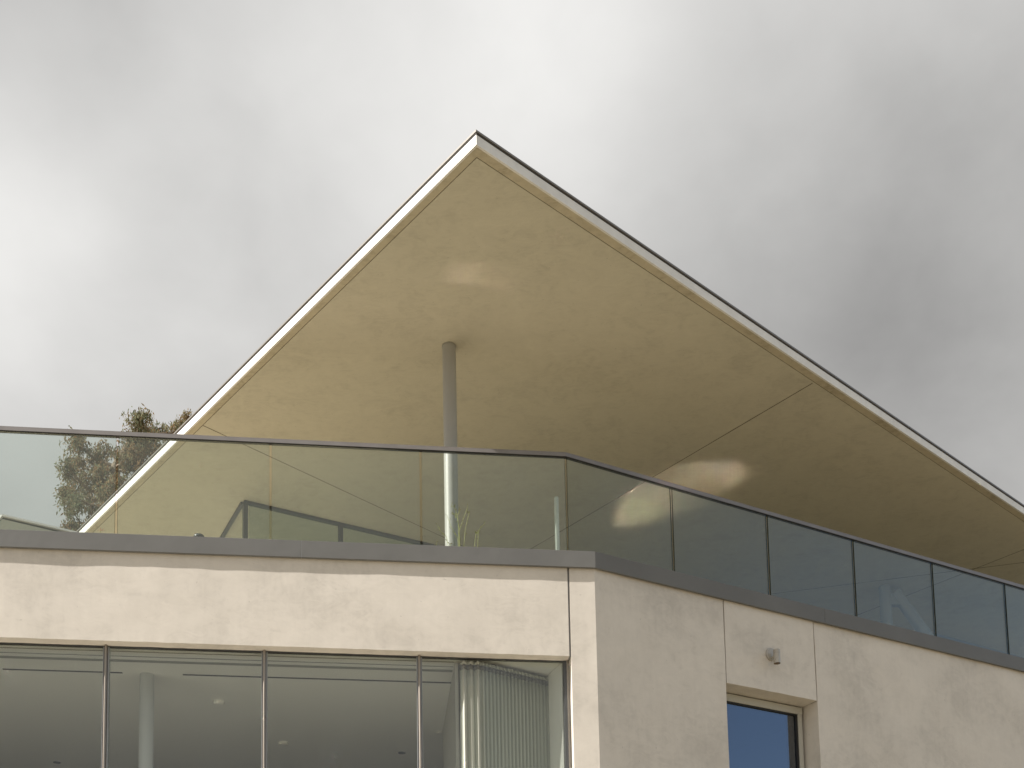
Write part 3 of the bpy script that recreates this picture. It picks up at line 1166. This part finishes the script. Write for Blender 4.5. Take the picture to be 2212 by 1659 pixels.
def curtain_mesh(mb, z0, z1, nz, amp=1.0, off=0.0):
    pts = []
    # bunched wide folds near the glass, then regular narrow folds running back
    def along(P, Q, nf, am, ph=0):
        L = np.linalg.norm(Q - P); e = (Q - P) / L; nn_ = np.array([-e[1], e[0], 0])
        m_ = nf * 14
        for k in range(m_):
            u = k / m_
            s_ = math.sin(2 * math.pi * (u * nf) + ph)
            s_ = math.copysign(abs(s_) ** .7, s_)
            j = .75 + .5 * mnoise.noise(Vector((u * nf * .7, ph, 3)))
            pts.append((P + e * (L * u + .008 * math.cos(4 * math.pi * u * nf)) , nn_, s_ * am * j, u))
    along(K0, K1, 3, .028, .5)
    along(K1, K2, 19, .014, 0)
    i0 = len(mb.v)
    n_ = len(pts)
    for j in range(nz + 1):
        z = z0 + (z1 - z0) * j / nz
        f_ = (z1 - z) / (z1 - z0 + 1e-6)
        for k, (P, nn_, a_, u) in enumerate(pts):
            w_ = a_ * (1 + .25 * f_) * amp + .006 * f_ * mnoise.noise(Vector((k * .05, z * 1.5, 1)))
            p = P + nn_ * (w_ + off)
            mb.v.append((p[0], p[1], z))
    for j in range(nz):
        for k in range(n_ - 1):
            a_ = i0 + j * n_ + k
            mb.f.append((a_, a_ + 1, a_ + n_ + 1, a_ + n_)); mb.m.append(0)


cur = thing('curtain', 'pale pleated full-height curtain behind the rightmost window pane', 'curtain', (float(K1[0]), float(K1[1]), float(Z_FLOOR)))
mb = MB(); curtain_mesh(mb, Z_FLOOR + .02, zc - .075, 14)
cf = mb.build('fabric', M_curtain, cur, smooth=True)
mb = MB(); curtain_mesh(mb, zc - .0745, zc - .03, 1, .9)
ct = mb.build('heading_tape', M_tape, cur, smooth=True)
mb = MB(); curtain_mesh(mb, zc - .0295, zc, 1, .95)
ch = mb.build('heading_top', M_curtain, cur, smooth=True)
for o in (cf, ct, ch):
    md = o.modifiers.new('solid', 'SOLIDIFY'); md.thickness = .002

# ------------------------------------------------------------------ ceiling fittings of the lower room
def disc(name, x, y, r, h, material, label, cat, ring=False):
    P = onceil(x, y)
    zc_ = float(P[2])
    o = thing(name, label, cat, (float(P[0]), float(P[1]), zc_))
    mb = MB()
    mb.tube([(P[0], P[1], zc_ - .0006), (P[0], P[1], zc_ - h * .7), (P[0], P[1], zc_ - h)], [r, r, r * .88], 32)
    mb.build('housing', material, o, smooth=True)
    mb = MB()
    mb.tube([(P[0], P[1], zc_ - h - .0005), (P[0], P[1], zc_ - h - .004)], r * .55, 24)
    mb.build('lens' if cat == 'downlight' else 'grille', M_slot if cat == 'downlight' else M_ceil, o)
    return o


M_pale = principled('detector_plastic', (.75, .74, .68), .5)
disc('smoke_detector', 473, 1515, .055, .035, M_ceil, 'round smoke detector on the ceiling right of the interior column', 'smoke detector')
disc('smoke_detector', 612, 1604, .055, .03, M_pale, 'pale round ceiling detector low in the third window bay', 'smoke detector')
disc('ceiling_disc', 950, 1582, .05, .01, M_pale, 'flat pale ceiling disc between third mullion and curtain', 'ceiling fitting')
disc('downlight', 123, 1647, .042, .006, M_slot, 'small dark recessed downlight at the bottom of the leftmost bay', 'downlight')
disc('downlight', 868, 1626, .042, .006, M_slot, 'small dark recessed downlight beside the third mullion', 'downlight')

# ------------------------------------------------------------------ pipe, weed, small terrace things
PI0 = onp(1203, 1130, F + nA * (S_GLASS + .16), nA)
zt = float(onp(1203, 1074, F + nA * (S_GLASS + .16), nA)[2])
mb = MB()
pr = .0235
mb.tube([(PI0[0], PI0[1], Z_DECK - .01), (PI0[0], PI0[1], zt - .012), (PI0[0], PI0[1], zt - .003), (PI0[0], PI0[1], zt)], [pr, pr, pr * .8, pr * .35], 20)
pipe = mb.build('metal_pipe', M_galv, None, smooth=True)
tag(pipe, 'short upright galvanised pipe with rounded top behind the glass near the corner', 'pipe')

random.seed(5)
SP = S_GLASS - .22


def onledge(x, y): return Vector(tuple(onp(x, y, F + nA * SP, nA)))


def c2(x, y): return (530.9 + .36 * x, 867 + .36 * y)


weed_root = onledge(*c2(1290, 868)); weed_root.z = Z_FT - .052
weed = thing('weed', 'spindly yellow-green weed growing on the ledge in front of the white column', 'plant', tuple(weed_root))
stems = [
    [(1285, 868), (1272, 815), (1232, 745), (1208, 682)], [(1285, 868), (1280, 775), (1262, 660), (1232, 628)],
    [(1240, 862), (1205, 820), (1172, 790), (1153, 757)], [(1288, 868), (1282, 775), (1300, 720), (1330, 638)],
    [(1292, 866), (1318, 760), (1340, 668), (1345, 660)], [(1350, 868), (1380, 800), (1402, 766), (1428, 735)],
    [(1380, 868), (1392, 818), (1388, 800)], [(1285, 868), (1270, 700), (1283, 662)], [(1262, 700), (1258, 665), (1246, 662)],
    [(1290, 868), (1230, 850), (1222, 838)], [(1160, 868), (1142, 852)],
]
st_mb = MB(); sd_mb = MB()
for S_ in stems:
    pts = [onledge(*c2(*p)) for p in S_]
    if S_[0][1] > 855:
        pts[0].z = Z_FT - .05
    off = Vector(tuple(nA)) * random.uniform(-.05, .05)
    pts = [pts[0]] + [p + off for p in pts[1:]]
    rr = [.0026 - .0013 * k / (len(pts) - 1) for k in range(len(pts))]
    st_mb.tube(pts, rr, 6)
    # buds and small leaves along the stem
    nb_ = 9
    for k in range(nb_):
        u = .3 + .7 * k / (nb_ - 1)
        x = u * (len(pts) - 1); i = min(int(x), len(pts) - 2); P = pts[i].lerp(pts[i + 1], x - i)
        dv_ = Vector((random.uniform(-1, 1), random.uniform(-1, 1), random.uniform(.1, 1.2))).normalized()
        L = random.uniform(.012, .032)
        e_ = P + dv_ * L
        if random.random() < .8:
            st_mb.tube([P, e_], [.0012, .0008], 4)
            sd_mb.tube([e_ - dv_ * .004, e_, e_ + dv_ * .004], [.0015, .0042, .0012], 6)
        else:
            sd2 = dv_.cross(Vector((0, 0, 1))).normalized() * .005
            st_mb.quad(P, P + dv_ * L * .6 + sd2, P + dv_ * L * 1.4, P + dv_ * L * .6 - sd2)
st_mb.build('stem', M_plant, weed)
o = sd_mb.build('seed_head', M_seed, weed)
o['kind'] = 'stuff'

# little red flower peeking over the flashing
RP = Vector(tuple(onp(217, 1147, F + nA * .4, nA)))
fl = thing('red_flower', 'tiny red-leaved plant tip just above the grey flashing at left', 'plant', (RP.x, RP.y, float(Z_FT) - .05))
mb = MB(); mb.tube([(RP.x, RP.y, Z_FT - .05), RP], .0015, 5); mb.build('stem', M_plant, fl)
mb = MB()
for k in range(5):
    t = math.radians(-20 + k * 40 - 60)
    dv_ = Vector((math.sin(t), .2, abs(math.cos(t)) * .6 + .1)).normalized()
    sd2 = Vector((0, 1, .4)).normalized() * .006
    mb.quad(RP, RP + dv_ * .02 + sd2, RP + dv_ * .045, RP + dv_ * .02 - sd2)
mb.build('petal', M_red, fl)

# dark domed lid (only its top shows over the flashing)
BP = atY(430, 1153.5, 13.4)
bb = thing('bollard_light', 'small dark rounded dome just showing above the grey flashing left of the upper windows', 'bollard light', (float(BP[0]), float(BP[1]), float(Z_DECK)))
R0 = .066
zc0 = float(BP[2]) - .045
mb = MB()
prof = [(R0 * math.cos(a_), zc0 + .045 * math.sin(a_)) for a_ in [k * math.pi / 2 / 8 for k in range(9)]]
mb.tube([(BP[0], BP[1], z) for q_, z in prof], [max(q_, .002) for q_, z in prof], 32)
mb.build('cap', M_dome, bb, smooth=True)
mb = MB()
mb.tube([(BP[0], BP[1], Z_DECK), (BP[0], BP[1], zc0 - .001)], R0 * .8, 24)
mb.build('post', M_dome, bb, smooth=True)

# added round reflector, unseen from the camera: throws a sun patch on to the soffit
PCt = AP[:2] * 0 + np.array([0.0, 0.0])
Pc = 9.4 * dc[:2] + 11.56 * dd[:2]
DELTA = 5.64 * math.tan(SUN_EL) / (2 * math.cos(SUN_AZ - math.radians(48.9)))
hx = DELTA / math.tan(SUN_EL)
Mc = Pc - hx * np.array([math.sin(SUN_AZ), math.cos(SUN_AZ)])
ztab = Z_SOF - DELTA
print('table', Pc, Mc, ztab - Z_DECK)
tb = thing('added_reflector_bowl', 'added round mirror-topped reflector standing unseen on the terrace deck', 'sun reflector', (float(Mc[0]), float(Mc[1]), float(Z_DECK)))
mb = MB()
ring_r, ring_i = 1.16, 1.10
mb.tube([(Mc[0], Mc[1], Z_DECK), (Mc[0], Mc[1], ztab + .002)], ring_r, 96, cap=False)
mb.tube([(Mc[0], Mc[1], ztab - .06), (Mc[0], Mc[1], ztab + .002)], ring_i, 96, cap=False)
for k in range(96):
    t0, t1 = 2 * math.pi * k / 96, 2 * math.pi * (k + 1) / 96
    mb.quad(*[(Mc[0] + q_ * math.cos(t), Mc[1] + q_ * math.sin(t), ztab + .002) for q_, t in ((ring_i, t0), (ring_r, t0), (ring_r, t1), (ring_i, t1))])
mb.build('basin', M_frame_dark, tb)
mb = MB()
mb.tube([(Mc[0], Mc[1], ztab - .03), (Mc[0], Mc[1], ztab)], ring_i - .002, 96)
mb.build('reflector_surface', M_pol, tb)

# added reflector post, out of view at left: mirror cap throws a soffit glint
Ps = (atH(976, 597, Z_SOF) + atH(1076, 597, Z_SOF)) / 2
D2 = 5.0
hx2 = D2 / math.tan(SUN_EL)
Ms = (float(Ps[0]) - hx2 * math.sin(SUN_AZ), float(Ps[1]) - hx2 * math.cos(SUN_AZ))
zl = float(Z_SOF) - D2
refl_post = thing('added_reflector_post', 'added reflector post with a flat round mirror cap, out of view left of the house', 'street lamp', (Ms[0], Ms[1], 0))
mb = MB(); mb.tube([(Ms[0], Ms[1], zl - .05), (Ms[0], Ms[1], zl - .012), (Ms[0], Ms[1], zl)], [.17, .205, .205], 48)
mb.build('cap', M_pol2, refl_post)
mb = MB(); mb.tube([(Ms[0], Ms[1], 0), (Ms[0], Ms[1], zl - .05)], [.05, .03], 20)
mb.build('pole', M_frame_dark, refl_post, smooth=True)

# pale sloping canopy far left, seen through the glass
YC = 17.0
q = [atY(-60, 1230, YC), atY(5, 1114, YC), atY(142, 1146, YC + .6)]
can = thing('shade_canopy', 'pale sloping canopy roof beyond the glass at the far left', 'canopy', (float(q[1][0]), float(q[1][1]) + 1, float(Z_DECK)))
mb = MB()
ridge0 = Vector(tuple(q[1])); right0 = Vector(tuple(atY(330, 1190, YC + .6))); left0 = Vector(tuple(atY(-90, 1225, YC)))
back = Vector((0, 3.0, 0)); th = Vector((0, 0, -.05))
for a_, b_ in ((ridge0, right0), (left0, ridge0)):
    mb.quad(a_, b_, b_ + back, a_ + back)
    mb.quad(a_ + th, a_ + back + th, b_ + back + th, b_ + th)
mb.quad(left0 + th, right0 + th, ridge0 + th)
mb.quad(left0 + back + th, ridge0 + back + th, right0 + back + th)
mb.build('cover', M_canopy, can)
mb = MB()
mb.bar(ridge0, right0, .05, .03); mb.bar(ridge0, left0, .05, .03)
mb.build('edge_trim', M_cedge, can)
for p in (left0 + Vector((.1, .1, 0)), right0 + Vector((-.1, .1, 0)), left0 + Vector((.1, 2.9, 0)), right0 + Vector((-.1, 2.9, 0))):
    mb = MB(); mb.tube([(p.x, p.y, 0), (p.x, p.y, p.z - .05)], .05, 12); mb.build('post', M_frame_dark, can)

# ------------------------------------------------------------------ eucalyptus trees behind the terrace
def leaf_cloud(mb, c, r, n_, rng, size=.16):
    for _ in range(n_):
        while True:
            v = Vector((rng.uniform(-1, 1), rng.uniform(-1, 1), rng.uniform(-1, 1)))
            if v.length < 1: break
        v = v * (.55 + .45 * rng.random())
        p = Vector(c) + Vector((v.x * r[0], v.y * r[1], v.z * r[2]))
        # drooping narrow leaves
        d_ = Vector((rng.gauss(0, .5), rng.gauss(0, .5), -1 + rng.gauss(0, .5))).normalized()
        sdv = d_.cross(Vector((rng.gauss(0, 1), rng.gauss(0, 1), rng.gauss(0, 1)))).normalized()
        L = size * rng.uniform(.7, 1.4); wd = L * .16
        mb.quad(p, p + d_ * L * .45 + sdv * wd, p + d_ * L, p + d_ * L * .45 - sdv * wd)


def tree(label, Y, trunk_px, clumps, seed, dens=1.0, trunk_r=.35, limb_to=None):
    rng = random.Random(seed)
    base = atY(trunk_px[0][0], trunk_px[0][1], Y)
    t = thing('eucalyptus_tree', label, 'tree', (float(base[0]), float(base[1]), 0))
    tp_ = [Vector((float(base[0]), float(base[1]), 0))] + [Vector(tuple(atY(x, y, Y + dy))) for x, y, dy in [(p[0], p[1], (p[2] if len(p) > 2 else 0)) for p in trunk_px]]
    mb = MB()
    rr = [trunk_r * (1 - .8 * k / (len(tp_) - 1)) for k in range(len(tp_))]
    mb.tube(tp_, rr, 14)
    lv = MB()
    for (x, y, rx, rz, cnt) in clumps:
        dy = rng.uniform(-1.6, 1.6)
        c = Vector(tuple(atY(x, y, Y + dy)))
        sc_ = Y / FPX
        # limb from the nearest trunk point below
        cand = [p for p in tp_[1:] if p.z < c.z + .2] or [tp_[1]]
        src = min(cand, key=lambda p: (p - c).length)
        mid = src.lerp(c, .5) + Vector((rng.uniform(-.3, .3), rng.uniform(-.3, .3), -.25))
        mb.tube([src, mid, c], [.09, .05, .02], 7)
        R_ = (rx * sc_, rx * sc_ * 1.0, rz * sc_)
        # sub-clumps hanging from twigs
        k_ = max(3, int(cnt / 90))
        for _ in range(k_):
            v = Vector((rng.gauss(0, .5), rng.gauss(0, .5), rng.gauss(0, .5)))
            if v.length > 1: v.normalize()
            cc_ = c + Vector((v.x * R_[0], v.y * R_[1], v.z * R_[2]))
            mb.tube([c, c.lerp(cc_, .6) + Vector((0, 0, .08)), cc_], [.03, .018, .008], 5)
            s_ = rng.uniform(.24, .46)
            leaf_cloud(lv, cc_, (s_, s_, s_ * rng.uniform(.9, 1.6)), int(150 * dens), rng, .125)
    mb.build('trunk', M_bark, t, smooth=True)
    lv.build('crown', M_leaf, t)
    return t


YT = 38.0
tree('tall eucalyptus with brownish tufted crown rising left of the roof edge', YT,
     [(238, 1500), (240, 1200), (243, 1080, .3), (250, 1010, .5), (285, 950, .3), (303, 915)],
     [(303, 915, 26, 24, 620), (300, 948, 34, 20, 560), (335, 930, 26, 16, 330), (268, 975, 20, 26, 380), (330, 965, 30, 26, 520), (375, 935, 26, 12, 160),
      (300, 1000, 34, 30, 700), (225, 985, 28, 26, 520), (172, 966, 22, 20, 300), (160, 955, 12, 12, 100), (162, 1000, 16, 14, 160), (195, 1000, 26, 22, 300), (215, 1030, 36, 30, 760), (250, 1050, 30, 34, 640),
      (190, 1055, 36, 26, 520), (160, 1035, 18, 14, 150), (195, 1090, 38, 26, 640), (235, 1100, 30, 30, 560), (150, 1082, 14, 14, 120), (175, 1130, 36, 22, 460), (215, 1150, 40, 26, 520), (146, 1138, 16, 14, 160), (142, 1060, 12, 10, 90), (146, 1012, 9, 8, 60), (300, 970, 40, 22, 400),
      (180, 1180, 45, 30, 420), (250, 1190, 45, 40, 420), (345, 995, 30, 30, 420), (290, 1060, 30, 40, 420)], 3, 1.0)
tree('second eucalyptus tip showing just above the handrail against the roof eave', YT + 5,
     [(420, 1500), (418, 1200), (415, 1050), (405, 960), (402, 925)],
     [(405, 905, 16, 14, 220), (390, 925, 18, 12, 220), (400, 945, 22, 16, 300), (372, 948, 22, 10, 160), (420, 960, 30, 24, 400), (385, 975, 26, 20, 300)], 8, 1.0)
